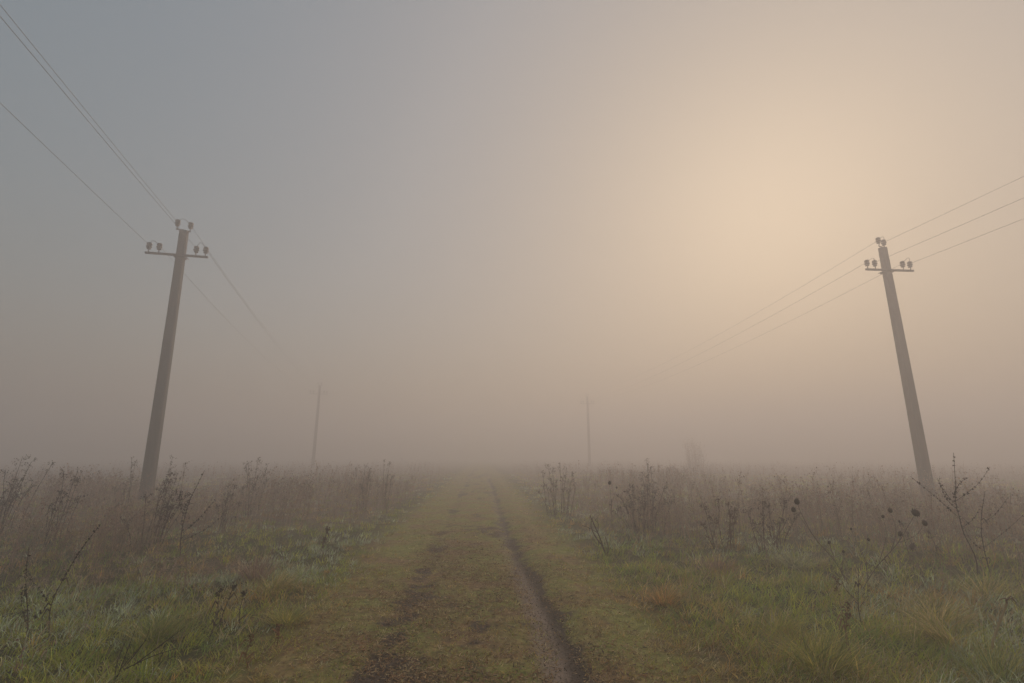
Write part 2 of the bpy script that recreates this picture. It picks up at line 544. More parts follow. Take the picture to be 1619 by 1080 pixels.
def blades(px, py, pz, head, L, lean, curl, w, col, seg):
    """curved tapering blades; every argument an array"""
    n = len(px)
    k = seg + 1
    t = np.linspace(0, 1, k)[None, :]
    ang = lean[:, None] + curl[:, None] * t            # angle away from the vertical
    ds = L[:, None] / seg
    dx = np.sin(ang) * ds; dz = np.cos(ang) * ds
    r = np.concatenate([np.zeros((n, 1)), np.cumsum(dx[:, :-1], 1)], 1)
    z = np.concatenate([np.zeros((n, 1)), np.cumsum(dz[:, :-1], 1)], 1)
    cx = px[:, None] + r * np.cos(head)[:, None]; cy = py[:, None] + r * np.sin(head)[:, None]; cz = pz[:, None] + z
    tw = head + np.pi / 2 + rng.normal(0, 0.5, n)
    sx = np.cos(tw)[:, None]; sy = np.sin(tw)[:, None]
    ww = w[:, None] * (1 - t ** 1.6) * 0.5
    # k-1 pairs + tip
    m = 2 * (k - 1) + 1
    V = np.empty((n, m, 3))
    V[:, 0:m - 1:2, 0] = (cx - sx * ww)[:, :-1]; V[:, 0:m - 1:2, 1] = (cy - sy * ww)[:, :-1]; V[:, 0:m - 1:2, 2] = cz[:, :-1]
    V[:, 1:m - 1:2, 0] = (cx + sx * ww)[:, :-1]; V[:, 1:m - 1:2, 1] = (cy + sy * ww)[:, :-1]; V[:, 1:m - 1:2, 2] = cz[:, :-1]
    V[:, m - 1, 0] = cx[:, -1]; V[:, m - 1, 1] = cy[:, -1]; V[:, m - 1, 2] = cz[:, -1]
    f = []
    for s in range(seg - 1):
        a = 2 * s; f += [(a, a + 1, a + 3), (a, a + 3, a + 2)]
    a = 2 * (seg - 1); f.append((a, a + 1, a + 2))
    Fb = (np.array(f)[None] + (np.arange(n) * m)[:, None, None]).reshape(-1, 3)
    return V.reshape(-1, 3), Fb, np.repeat(col, m, axis=0)


def polar(n, r0, r1, half=58):
    r = np.exp(rng.uniform(math.log(r0), math.log(r1), n))
    a = R(rng.uniform(-half, half, n)) if False else np.radians(rng.uniform(-half, half, n))
    return r * np.sin(a), r * np.cos(a), r


def pick(pal, n):
    return pal[rng.integers(0, len(pal), n)] * rng.uniform(0.75, 1.25, (n, 1))


def grass_field(nclump, per, r0, r1, seg):
    cx, cy, cr = polar(nclump, r0, r1)
    u = np.abs(track_u(cx, cy))
    off = sstep(1.15, 2.6, u + 0.7 * (fbm(cx, cy, 1.0, 55) - 0.5))
    soil = soil_mask(cx, cy)
    patch = fbm(cx, cy, 1.6, 61); patch2 = fbm(cx, cy, 0.7, 67); dewp = fbm(cx, cy, 2.6, 71)
    keep = rng.random(nclump) < np.where(off > 0.5, 1.0, np.clip(1.25 - 1.3 * soil, 0.0, 1))
    cx, cy, cr, off, patch, patch2, dewp, soil = [q[keep] for q in (cx, cy, cr, off, patch, patch2, dewp, soil)]
    n = len(cx)
    # colour of each clump
    right = sstep(0, 4, cx)
    ptan = np.clip(0.24 + 1.6 * (0.5 - patch) + 0.36 * (1 - off) + 0.10 * sstep(8, 14, cr), 0.06, 0.9)
    is_tan = rng.random(n) < ptan
    is_dew = (rng.random(n) < np.clip(2.6 * (dewp - 0.46) * off + 0.10, 0, 0.7)) & ~is_tan
    col = pick(GREEN, n)
    col[is_tan] = pick(TAN, is_tan.sum()); col[is_dew] = pick(DEW, is_dew.sum())
    on = (off < 0.5) & ~is_tan
    col[on] = col[on] * 0.5 + 0.5 * np.array((0.50, 0.44, 0.10))
    size = (0.04 + (0.105 + 0.045 * right) * off) * rng.uniform(0.6, 1.35, n) * (0.7 + 0.6 * patch2)
    rad = np.where(off > 0.5, 0.07, 0.06) * rng.uniform(0.6, 1.5, n) * (0.7 + 0.05 * cr)
    out_a = rng.uniform(0, 2 * np.pi, n)
    # blades of each clump
    k = per
    ci = np.repeat(np.arange(n), k); N = len(ci)
    ang = rng.uniform(0, 2 * np.pi, N); rr = np.sqrt(rng.random(N)) * rad[ci]
    px = cx[ci] + rr * np.cos(ang); py = cy[ci] + rr * np.sin(ang)
    head = ang + rng.normal(0, 0.7, N)
    wind = rng.random(N) < 0.35
    head[wind] = -0.25 + rng.normal(0, 0.6, wind.sum())
    o = off[ci]
    L = size[ci] * rng.uniform(0.5, 1.3, N)
    lean = np.abs(rng.normal(0.35, 0.3, N)) + (1 - o) * 0.35 + 0.4 * rr / rad[ci]
    curl = rng.uniform(0.1, 1.6, N) * (0.5 + 0.7 * o)
    w = (0.0035 + 0.00055 * cr[ci]) * rng.uniform(0.7, 1.3, N)
    c = col[ci] * rng.uniform(0.55, 1.4, (N, 1))
    strawy = rng.random(N) < 0.08
    L = np.where(strawy, L * 1.35, L)
    c[strawy] = np.array((0.45, 0.37, 0.22)) * rng.uniform(0.7, 1.2, (strawy.sum(), 1))
    pz = height(px, py) - 0.006
    return blades(px, py, pz, head, L, lean, curl, w, c, seg)


def joined(name, parts, mat, label, cat):
    n = 0; Vs, Fs, Cs = [], [], []
    for V_, F_, C_ in parts:
        Vs.append(V_); Fs.append(F_ + n); Cs.append(C_); n += len(V_)
    o = link(name, mesh_np(name, np.vstack(Vs), np.vstack(Fs), np.vstack(Cs)), mat)
    return tag(o, label, cat, kind='stuff')


joined('grass', [grass_field(13500, 15, 2.2, 8.5, 3), grass_field(11000, 16, 8.0, 50, 2)], M_GRASS,
       'damp green and straw coloured meadow grass covering the field and track', 'grass')


# withered bits lying on the track
def litter(n):
    y = rng.uniform(2.5, 16, n) ** 1.0; y = 2.5 + (y - 2.5) * rng.random(n)
    u = rng.normal(0, 1.0, n); x = u - 0.09 - 0.063 * y; k = rng.random(n) < 0.25 + 0.75 * sstep(0.4, 0.6, fbm(x, y, 0.7, 131)); x, y = x[k], y[k]; n = len(x)
    k = rng.random(n) > 0.85 * rut_mask(x, y)[1]; x, y = x[k], y[k]; n = len(x)
    z = height(x, y) + rng.uniform(0.002, 0.012, n)
    a_ = rng.uniform(0, 2 * np.pi, n); L = rng.uniform(0.012, 0.06, n); w = rng.uniform(0.002, 0.008, n)
    d = np.stack([np.cos(a_), np.sin(a_), rng.normal(0, 0.25, n)], 1); s = np.stack([-np.sin(a_), np.cos(a_), rng.normal(0, 0.4, n)], 1)
    p = np.stack([x, y, z], 1)
    V_ = np.stack([p - s * w[:, None], p + s * w[:, None], p + d * L[:, None]], 1).reshape(-1, 3)
    c = pick(np.array([(0.26, 0.15, 0.07), (0.36, 0.23, 0.10), (0.12, 0.075, 0.045), (0.46, 0.34, 0.18), (0.30, 0.16, 0.07)]), n)
    return V_, np.arange(3 * n).reshape(-1, 3), np.repeat(c, 3, axis=0)


joined('dry_litter', [litter(75000)], M_WEED, 'withered brown grass bits lying between the ruts', 'litter')


# crumbs of earth in the ruts
def crumbs(n):
    y = 2.6 + 8.5 * rng.random(n) ** 1.6; side = np.where(rng.random(n) < 0.6, 0.8, -0.74)
    x = side + rng.normal(0, 0.17, n) - 0.09 - 0.063 * y
    p = np.stack([x, y, height(x, y) + 0.002], 1); r = rng.uniform(0.003, 0.012, n) * rng.uniform(0.5, 1.2, n)
    q = rng.normal(size=(n, 4, 3)); q /= np.linalg.norm(q, axis=2)[..., None]
    V_ = (p[:, None] + q * r[:, None, None]).reshape(-1, 3)
    F_ = (np.array([(0, 1, 2), (0, 2, 3), (0, 3, 1), (1, 3, 2)])[None] + 4 * np.arange(n)[:, None, None]).reshape(-1, 3)
    c = pick(np.array([(0.11, 0.08, 0.06), (0.075, 0.055, 0.042), (0.17, 0.13, 0.10)]), n)
    return V_, F_, np.repeat(c, 4, axis=0)


joined('soil_crumbs', [crumbs(9000)], M_WEED, 'small crumbs of dark earth lying in the wheel ruts', 'soil')

# ------------------------------------------------------------------ dry weeds as a mass
BROWN = np.array([(0.38, 0.255, 0.195), (0.44, 0.30, 0.23), (0.26, 0.175, 0.135), (0.52, 0.40, 0.30), (0.40, 0.245, 0.19)])


def weed_template(g, kind, lod):
    """unit-height dry weed: returns V, F, brightness factor per vertex"""
    b = MB()
    bend = g.normal(0, 0.07, 2) + np.array((0.05, 0))
    ns = (5, 3, 2)[lod]
    t = np.linspace(0, 1, ns + 1)
    stem = np.stack([bend[0] * t ** 2, bend[1] * t ** 2, t], 1)
    sw = (0.006, 0.009, 0.013)[lod]
    pos = lambda q: np.array((bend[0] * q * q, bend[1] * q * q, q))
    if lod == 0:
        b.tube(stem, sw * 0.6, sw * 0.25, (1, 1, 1), 3)
    else:
        a_ = g.uniform(0, np.pi)
        b.ribbon(stem, sw, (1, 1, 1), (math.cos(a_), math.sin(a_), 0))
    nb = {'panicle': (11, 6, 3), 'feathery': (18, 8, 4), 'stalk': (4, 3, 2), 'bead': (4, 2, 1)}[kind][lod]
    for k in range(nb):
        q = {'panicle': g.uniform(0.62, 0.98), 'feathery': g.uniform(0.25, 0.98), 'stalk': g.uniform(0.8, 1.0), 'bead': g.uniform(0.3, 0.7)}[kind]
        a_ = g.uniform(0, 2 * np.pi)
        ln = {'panicle': 0.16 * (1.25 - q) + 0.05, 'feathery': 0.26 * (1.1 - q) + 0.03, 'stalk': 0.06, 'bead': 0.35 * (1.1 - q) + 0.1}[kind] * g.uniform(0.6, 1.3)
        p0 = pos(q); out = np.array((math.cos(a_), math.sin(a_), 0))
        up = {'panicle': 0.9, 'feathery': 1.3, 'stalk': 1.5, 'bead': 1.6}[kind]
        p1 = p0 + out * ln * 0.6 + np.array((0, 0, up * ln * 0.6)); p2 = p0 + out * ln + np.array((0, 0, up * ln * (0.7 if kind == 'panicle' else 1.1)))
        pts = [p0, p1, p2] if lod == 0 else [p0, p2]
        b.ribbon(pts, sw * (0.5 if lod == 0 else 0.7), (1, 1, 1), np.cross(out, (0, 0, 1)))
        m = {'panicle': (7, 3, 2), 'feathery': (4, 2, 1), 'stalk': (4, 2, 1), 'bead': (5, 3, 2)}[kind][lod]
        for j in range(m):
            s = g.uniform(0.35, 1.05); p = p0 + (p2 - p0) * s + g.normal(0, 0.012, 3)
            b.tet(p, (0.011, 0.017, 0.024)[lod] * g.uniform(0.7, 1.3), np.ones(3) * g.uniform(0.6, 1.25), g)
    if kind == 'bead':
        for j in range((12, 5, 3)[lod]):
            q = g.uniform(0.45, 1.0); b.tet(pos(q) + g.normal(0, 0.008, 3), (0.012, 0.017, 0.024)[lod], np.ones(3) * 0.7, g)
    # withered leaves hanging on the stem
    for k in range({'panicle': (7, 3, 1), 'feathery': (6, 2, 1), 'stalk': (3, 1, 0), 'bead': (3, 1, 0)}[kind][lod]):
        q = g.uniform(0.08, 0.65); a_ = g.uniform(0, 2 * np.pi); ln = g.uniform(0.05, 0.12)
        out = np.array((math.cos(a_), math.sin(a_), 0)); p0 = pos(q)
        b.ribbon([p0, p0 + out * ln * 0.6 + np.array((0, 0, 0.02)), p0 + out * ln + np.array((0, 0, -0.05))], 0.018, np.ones(3) * g.uniform(0.7, 1.2), np.cross(out, (0, 0, 1)))
    return b.arrays()


def scatter(templates, px, py, hgt, col, leanx):
    """turn templates into placed weeds, joined"""
    which = rng.integers(0, len(templates), len(px)); out = []
    for k, (tv, tf, tc) in enumerate(templates):
        s = which == k; n = int(s.sum())
        if not n: continue
        a_ = rng.uniform(0, 2 * np.pi, n); ca, sa = np.cos(a_)[:, None], np.sin(a_)[:, None]
        h_ = hgt[s][:, None]; hw = (h_ * 0.35 + 0.65)
        x = (tv[None, :, 0] * ca - tv[None, :, 1] * sa) * hw; y = (tv[None, :, 0] * sa + tv[None, :, 1] * ca) * hw; z = tv[None, :, 2] * h_
        lx = (leanx[s] + rng.normal(0, 0.10, n))[:, None]; ly = rng.normal(0, 0.10, n)[:, None]
        V_ = np.stack([px[s][:, None] + x + lx * z, py[s][:, None] + y + ly * z, height(px[s], py[s])[:, None] - 0.02 + z], 2).reshape(-1, 3)
        F_ = (tf[None] + (np.arange(n) * len(tv))[:, None, None]).reshape(-1, 3)
        c = (col[s][:, None, :] * tc[None]).reshape(-1, 3)
        out.append((V_, F_, c))
    return out


def weed_amount(x, y):
    u = track_u(x, y); r = np.hypot(x, y)
    edge = np.where(u > 0, sstep(2.3, 3.6, u + 0.8 * (fbm(x, y, 1.5, 81) - 0.5)), sstep(1.9, 3.2, -u + 0.8 * (fbm(x, y, 1.5, 81) - 0.5)))
    near = np.where(u > 0, sstep(7.6, 14.0, r + 2.5 * (fbm(x, y, 2.0, 85) - 0.5)), 0.22 + 0.78 * sstep(6.0, 12.5, r + 2.5 * (fbm(x, y, 2.0, 85) - 0.5)))
    pat = (0.06 + 0.3 * sstep(10, 16, r)) + (0.94 - 0.3 * sstep(10, 16, r)) * sstep(0.40, 0.60, fbm(x, y, 2.4, 91))
    return edge * near * pat


g = np.random.default_rng(11)
T0 = [weed_template(g, k, 0) for k in ('panicle', 'feathery', 'stalk', 'bead', 'feathery', 'panicle', 'stalk', 'feathery')]
T1 = [weed_template(g, k, 1) for k in ('panicle', 'feathery', 'stalk', 'bead', 'feathery', 'panicle', 'stalk', 'feathery')]
T2 = [weed_template(g, k, 2) for k in ('panicle', 'feathery', 'stalk', 'feathery', 'bead', 'panicle')]


def weed_band(templates, n, r0, r1, hs):
    x, y, r = polar(n, r0, r1)
    k = rng.random(n) < weed_amount(x, y)
    x, y, r = x[k], y[k], r[k]; m = len(x)
    tall = fbm(x, y, 3.0, 95)
    hgt = (0.15 + 1.1 * sstep(0.2, 0.8, tall)) * rng.uniform(0.5, 1.25, m) * hs
    edge = sstep(2.0, 4.5, np.abs(track_u(x, y)))
    hgt *= 0.55 + 0.45 * edge
    hgt *= 0.6 + 0.4 * sstep(6, 17, r)
    tall_ones = rng.random(m) < 0.06
    hgt[tall_ones] *= rng.uniform(1.2, 1.8, int(tall_ones.sum()))
    hgt = np.where(hgt > 1.05, 1.05 + (hgt - 1.05) * 0.45, hgt)
    col = pick(BROWN, m)
    return scatter(templates, x, y, hgt, col, np.where(x < 0, 0.14, -0.02))


joined('weeds', weed_band(T0, 7600, 4.5, 12, 0.82) + weed_band(T1, 17000, 11, 26, 0.9) + weed_band(T2, 17000, 24, 110, 1.0), M_WEED,
       'mass of dry brown autumn weeds filling both sides of the track', 'weeds')


# ------------------------------------------------------------------ single plants that stand out
def curve(P, n=6):
    """smooth path through the points"""
    P = np.asarray(P, float)
    if len(P) == 2:
        return np.linspace(P[0], P[1], 5)
    Q = np.vstack([2 * P[0] - P[1], P, 2 * P[-1] - P[-2]])
    out = []
    for k in range(1, len(Q) - 2):
        for t in np.linspace(0, 1, n, endpoint=False):
            a_, b_, c_, d_ = Q[k - 1], Q[k], Q[k + 1], Q[k + 2]
            out.append(0.5 * (2 * b_ + (c_ - a_) * t + (2 * a_ - 5 * b_ + 4 * c_ - d_) * t * t + (3 * b_ - a_ - 3 * c_ + d_) * t ** 3))
    out.append(P[-1])
    return np.array(out)


def ground_at(x, y):
    return float(height(x, y))


def to3d(P, g, y0=0.0, depth=0.10):
    """give a side view (x, z) path its own depth"""
    P = np.asarray(P, float); d = g.normal(0, depth) * np.linspace(0, 1, len(P))
    return np.stack([P[:, 0], y0 + d, P[:, 1]], 1)


def leaves_on(b, C_, g, n, ln, col):
    for k in range(n):
        p = C_[g.integers(1, max(2, int(len(C_) * 0.7)))]
        a_ = g.uniform(0, 2 * np.pi); out = np.array((math.cos(a_), math.sin(a_), 0)); l_ = ln * g.uniform(0.6, 1.3)
        b.ribbon([p, p + out * l_ * 0.5 + np.array((0, 0, 0.35 * l_)), p + out * l_ + np.array((0, 0, -0.3 * l_))], l_ * 0.2, np.array(col) * g.uniform(0.7, 1.3), np.cross(out, (0, 0, 1)))


DARK = np.array((0.072, 0.052, 0.042))


def beaded_weed(label, loc, stem, branches, seed, r=0.007, bead=0.022, step=0.06, start=0.35, col=DARK, name='beaded_weed', leaf=5):
    """stem and branches set with small dry seed clusters"""
    g = np.random.default_rng(seed)
    root = tag(empty(name, (loc[0], loc[1], ground_at(*loc) - 0.02)), label, 'weed')
    S = curve(to3d(stem, g))
    def beads(C_, t0, parent, nm):
        b = MB(); seg = np.linalg.norm(np.diff(C_, axis=0), axis=1); L = np.concatenate([[0], np.cumsum(seg)])
        d = L[-1] * t0
        while d < L[-1]:
            p = np.array([np.interp(d, L, C_[:, q]) for q in range(3)])
            k = bead * g.uniform(0.6, 1.25) * (1.0 - 0.35 * d / L[-1])
            for _ in range(2):
                b.tet(p + g.normal(0, k * 0.45, 3), k, col * g.uniform(0.6, 1.3), g)
            b.octa(p, k * 0.7, col * g.uniform(0.6, 1.2))
            d += step * g.uniform(0.6, 1.5)
        if b.n: tag(b.build(nm, M_WEED, parent), kind='stuff')
    b = MB(); b.tube(S, r, r * 0.35, col * 1.3, 5); leaves_on(b, S, g, leaf, 0.09, col * 1.6)
    so = b.build('stem', M_WEED, root)
    beads(S, start, so, 'seed_cluster')
    for br in branches:
        B = curve(to3d(br, g, 0.0, 0.16)); B[:, 1] += np.interp(br[0][1], S[:, 2], S[:, 1])
        bb = MB(); bb.tube(B, r * 0.42, r * 0.22, col * 1.3, 4)
        bo = bb.build('branch', M_WEED, root); beads(B, 0.2, bo, 'seed_cluster')
    return root


def round_head(p, r, g, col):
    """prickly egg-shaped seed head"""
    b = MB(); n = 46
    ga = math.pi * (3 - math.sqrt(5)); U, W = 9, 7
    prof = [(max(0.001, r * math.sin(math.pi * k / W)), r * 1.15 * -math.cos(math.pi * k / W)) for k in range(W + 1)]
    b.lathe(prof, p, col, U)
    for k in range(n):
        z = 1 - 2 * (k + 0.5) / n; q = math.sqrt(1 - z * z); d = np.array((q * math.cos(ga * k), q * math.sin(ga * k), z * 1.15))
        c = np.asarray(p) + d * r; s_ = np.cross(d, (0.3, 0.2, 0.9)); s_ /= np.linalg.norm(s_) + 1e-9
        t = c + d * r * g.uniform(0.25, 0.55) + np.array((0, 0, r * 0.1))
        b.add([c - s_ * r * 0.13, c + s_ * r * 0.13, t], [(0, 1, 2)], col * g.uniform(0.7, 1.4))
    return b


def headed_weed(label, loc, stem, branches, heads, seed, r=0.0055, col=DARK, name='seed_head_weed'):
    """stem and branches carrying round dark seed heads; heads = (x, z, radius)"""
    g = np.random.default_rng(seed)
    root = tag(empty(name, (loc[0], loc[1], ground_at(*loc) - 0.02)), label, 'weed')
    S = curve(to3d(stem, g, 0, 0.05)); b = MB(); b.tube(S, r, r * 0.45, col * 1.8, 5); leaves_on(b, S, g, 4, 0.10, col * 1.9)
    b.build('stem', M_WEED, root)
    ends = [S]
    for br in branches:
        B = curve(to3d(br, g, 0, 0.06)); B[:, 1] += np.interp(br[0][1], S[:, 2], S[:, 1]); ends.append(B)
        bb = MB(); bb.tube(B, r * 0.6, r * 0.3, col * 1.8, 4); bb.build('branch', M_WEED, root)
    for (x, z, rr) in heads:
        yy_ = min(((abs(q[-1][0] - x) + abs(q[-1][2] - z), q[-1][1]) for q in ends))[1]
        o = round_head((0, 0, 0), rr, g, col).build('seed_head', M_WEED, root, True, (x, yy_, z))
        o.rotation_euler = (g.normal(0, 0.3), g.normal(0, 0.3), 0)
    return root


def plumed_weed(label, loc, stems, seed, spray=0.22, n=9, col=None, r=0.007, name='plumed_weed', leaf=7):
    """bundle of dry stalks, each ending in a spray of small seed tufts; stems = (dx, height)"""
    g = np.random.default_rng(seed); col = np.array((0.11, 0.072, 0.055)) if col is None else np.array(col)
    root = tag(empty(name, (loc[0], loc[1], ground_at(*loc) - 0.02)), label, 'weed')
    for dx, h in list(stems) + [(q[0] + 0.1, q[1] * 0.72) for q in stems if q[1] > 0.75] + [(q[0] - 0.12, q[1] * 0.55) for q in stems if q[1] > 0.75]:
        h = h * 0.95; dy = g.normal(0, 0.10)
        k0 = dx * 0.55 + g.normal(0, 0.05); y0_ = g.normal(0, 0.12)
        S = curve([(k0, y0_, 0), (k0 + (dx - k0) * 0.3 + g.normal(0, 0.02), y0_ + dy * 0.4, h * 0.45), (k0 + (dx - k0) * 0.7, y0_ + dy * 0.8, h * 0.8), (dx, y0_ + dy, h)])
        b = MB(); b.tube(S, r, r * 0.4, col * 1.2, 4); leaves_on(b, S, g, leaf, 0.10, col * 1.3)
        so = b.build('stem', M_WEED, root)
        sp = MB()
        for k in range(n):
            t = g.uniform(0.62, 1.0); q = S[int(t * (len(S) - 1))]
            a_ = g.uniform(0, 2 * np.pi); l_ = spray * g.uniform(0.4, 1.0) * (1.35 - t)/0.6
            e = q + np.array((math.cos(a_) * l_ * 0.55 + 0.15 * l_ * np.sign(dx + 1e-6), math.sin(a_) * l_ * 0.55, l_ * 0.75))
            sp.ribbon([q, (q + e) / 2 + np.array((0, 0, 0.02)), e], r * 0.7, col, (math.sin(a_), -math.cos(a_), 0))
            for _ in range(6):
                p = q + (e - q) * g.uniform(0.55, 1.08) + g.normal(0, 0.012, 3)
                sp.tet(p, g.uniform(0.008, 0.017), col * g.uniform(0.6, 1.3), g)
        tag(sp.build('seed_spray', M_WEED, so), kind='stuff')
    return root


TUS = 2.1


def tussock(label, loc, rad, h, n, pal, seed, lean=0.5, wind=(0.0, 0.0), w=0.006, name='grass_tussock', curl=1.6, cat='grass tussock'):
    g = np.random.default_rng(seed)
    a_ = g.uniform(0, 2 * np.pi, n); rr = rad * 0.45 * np.sqrt(g.random(n))
    px = rr * np.cos(a_); py = rr * np.sin(a_)
    head = a_ + g.normal(0, 0.5, n)
    if wind[1] > 0:
        k = g.random(n) < wind[1]; head[k] = wind[0] + g.normal(0, 0.45, k.sum())
    L = h * g.uniform(0.5, 1.3, n); le = np.abs(g.normal(0.12, 0.15, n)) + lean * rr / (rad * 0.45)
    col = TUS * np.asarray(pal)[g.integers(0, len(pal), n)] * g.uniform(0.45, 1.35, (n, 1))
    z0 = ground_at(*loc)
    pz = height(px + loc[0], py + loc[1]) - z0 - 0.01
    V_, F_, C_ = blades(px, py, pz, head, L, le, g.uniform(0.3, curl, n), w * g.uniform(0.7, 1.3, n), col, 5)
    o = link(name, mesh_np(name, V_, F_, C_), M_GRASS, None, (loc[0], loc[1], z0))
    return tag(o, label, cat)


def rel(base, pts):
    return [(x - base[0], z) for x, z in pts]


# right side
B0 = (6.61, 7.5)
beaded_weed('tallest dark weed stem set with seed beads, rising just right of the right pole', B0,
            rel(B0, [(6.61, 0), (6.63, 0.29), (6.52, 0.63), (6.49, 0.85), (6.47, 1.07), (6.52, 1.40), (6.56, 1.76)]),
            [rel(B0, [(6.47, 1.07), (6.60, 1.17), (6.80, 1.33), (6.98, 1.56)]), rel(B0, [(6.50, 0.98), (6.40, 1.15), (6.36, 1.30), (6.40, 1.42)]),
             rel(B0, [(6.50, 0.82), (6.30, 1.02), (6.08, 1.22), (5.85, 1.42)]), rel(B0, [(6.51, 0.70), (6.72, 0.83), (6.84, 0.95)]),
             rel(B0, [(6.47, 1.07), (6.53, 1.22), (6.70, 1.36), (6.82, 1.40)]), rel(B0, [(6.48, 0.95), (6.35, 1.08), (6.28, 1.22), (6.22, 1.40)])], 101, r=0.008)
B1 = (6.51, 7.16)
beaded_weed('smaller beaded weed right of the tallest beaded weed, with a dark leafy tuft halfway', B1,
            rel(B1, [(6.51, 0), (6.50, 0.5), (6.56, 0.85), (6.72, 1.24)]), [rel(B1, [(6.51, 0.5), (6.75, 0.75), (7.0, 1.03)]), rel(B1, [(6.55, 0.8), (6.75, 0.95), (6.95, 1.18)]),
            rel(B1, [(6.50, 0.45), (6.30, 0.60), (6.20, 0.78)])], 102, r=0.007, bead=0.015, leaf=16)
B2 = (4.47, 6.99)
headed_weed('thin weed leaning left with two round dark seed heads at its tip', B2, rel(B2, [(4.47, 0), (4.31, 0.35), (4.10, 0.63), (3.97, 0.93), (3.93, 1.10)]),
            [rel(B2, [(4.10, 0.63), (3.99, 0.85), (3.92, 0.99)]), rel(B2, [(4.31, 0.35), (4.29, 0.48), (4.27, 0.58)]), rel(B2, [(4.38, 0.2), (4.42, 0.38), (4.43, 0.47)])],
            [(3.93 - 4.47, 1.10, 0.036), (3.92 - 4.47, 0.985, 0.030), (4.27 - 4.47, 0.58, 0.020), (4.43 - 4.47, 0.47, 0.017)], 103)
B3 = (4.41, 6.75)
headed_weed('branched weed leaning right with several round dark seed heads, in front of the right pole', B3,
            rel(B3, [(4.41, 0), (4.55, 0.18), (4.72, 0.36), (5.02, 0.62), (5.2, 0.83), (5.33, 0.99)]),
            [rel(B3, [(5.02, 0.62), (5.25, 0.72), (5.37, 0.87)]), rel(B3, [(4.9, 0.5), (5.06, 0.75), (5.07, 1.0)]), rel(B3, [(5.02, 0.62), (5.07, 0.68), (5.08, 0.73)]),
             rel(B3, [(4.72, 0.36), (4.90, 0.70), (4.92, 0.94)]), rel(B3, [(4.55, 0.18), (4.58, 0.45), (4.65, 0.66)]), rel(B3, [(4.62, 0.26), (4.56, 0.5), (4.50, 0.78)])],
            [(5.33 - 4.41, 0.99, 0.042), (5.37 - 4.41, 0.87, 0.030), (5.07 - 4.41, 1.01, 0.026), (5.08 - 4.41, 0.73, 0.026), (4.92 - 4.41, 0.94, 0.018), (4.65 - 4.41, 0.66, 0.018),
             (4.50 - 4.41, 0.78, 0.013)], 104)
beaded_weed('dark upright stick of dead weed standing below the two headed weeds', (3.59, 5.53), [(0, 0), (-0.01, 0.2), (0.02, 0.4), (0.05, 0.58)],
            [[(0.0, 0.2), (0.12, 0.3), (0.17, 0.42)], [(0.0, 0.25), (-0.08, 0.36), (-0.10, 0.5)]], 105, r=0.005, bead=0.007, step=0.08, start=0.7, name='dead_stalk', leaf=3)
plumed_weed('reddish withered dock stalk leaning beside the dark upright stick', (2.85, 4.59), [(0.05, 0.72), (0.10, 0.5)], 106, 0.08, 5, (0.20, 0.115, 0.07), 0.003, 'dock_stalk', 9)
headed_weed('short weed with drooping dark flower head left of the tallest beaded weed', (6.35, 8.32), [(0, 0), (-0.05, 0.3), (-0.08, 0.62)],
            [[(-0.05, 0.3), (0.03, 0.36), (0.08, 0.24)]], [(0.08, 0.24, 0.045), (-0.08, 0.63, 0.015)], 107)
plumed_weed('slender grey-brown weed between the drooping flower head and tallest beaded weed', (6.85, 8.55), [(0.0, 0.55), (-0.12, 0.48)], 108, 0.12, 8)
g0 = np.random.default_rng(9)
cane = MB(); cane.tube(curve([(0, 0, -0.02), (0.12, 0.02, 0.17), (0.29, 0.03, 0.42)]), 0.012, 0.009, (0.46, 0.33, 0.17), 6, True)
cr_ = tag(empty('broken_cane', (4.14, 4.75, ground_at(4.14, 4.75))), 'tan broken cane sticking out of the grass at lower right', 'cane')
cane.build('stalk', M_WEED, cr_)
cn = MB(); cn.tube(curve([(0.29, 0.03, 0.42), (0.26, 0.0, 0.47), (0.18, -0.02, 0.46)]), 0.008, 0.004, (0.3, 0.2, 0.12), 5, True); leaves_on(cn, np.array([(0.29, 0.03, 0.42), (0.26, 0, 0.45), (0.24, 0, 0.46)]), g0, 6, 0.09, (0.13, 0.08, 0.05))
cn.build('withered_top', M_WEED, cr_)
B4 = (1.65, 9.06)
fk = tag(empty('forked_dead_shrub', (B4[0], B4[1], ground_at(*B4) - 0.02)), 'bare forked dead shrub at the right edge of the track', 'shrub')
for pts, r0 in (([(0, 0), (-0.06, 0.16), (-0.15, 0.41), (-0.28, 0.70)], 0.017), ([(-0.08, 0.2), (-0.20, 0.36), (-0.26, 0.52), (-0.22, 0.66)], 0.011),
                ([(0, 0.02), (0.02, 0.2), (-0.03, 0.36)], 0.010), ([(-0.15, 0.41), (-0.32, 0.50), (-0.42, 0.53)], 0.006), ([(-0.15, 0.41), (-0.13, 0.55), (-0.18, 0.62)], 0.006)):
    q = MB(); P_ = curve(to3d(pts, g0, 0, 0.05)); q.tube(P_, r0, r0 * 0.4, (0.085, 0.06, 0.042), 5)
    for k in range(5):
        p = P_[g0.integers(len(P_) // 3, len(P_))]; e = p + g0.normal(0, 0.05, 3) + np.array((0, 0, 0.05)); q.ribbon([p, e], 0.006, (0.08, 0.055, 0.04), (1, 0, 0))
    q.build('branch' if r0 < 0.017 else 'trunk', M_WEED, fk)
RUST = [(0.34, 0.19, 0.07), (0.27, 0.165, 0.065), (0.38, 0.25, 0.10), (0.17, 0.15, 0.045)]
tussock('rounded brown tussock of dead stalks in the right meadow', (3.1, 7.95), 0.42, 0.42, 420, BROWN * 0.5, 120, 1.0, w=0.007)
tussock('rust orange tuft of dry grass to the right of the track', (1.79, 6.29), 0.26, 0.30, 330, RUST, 121, 0.7, w=0.005)
LUSH = [(0.20, 0.20, 0.045), (0.26, 0.23, 0.055), (0.15, 0.175, 0.05), (0.34, 0.28, 0.10)]
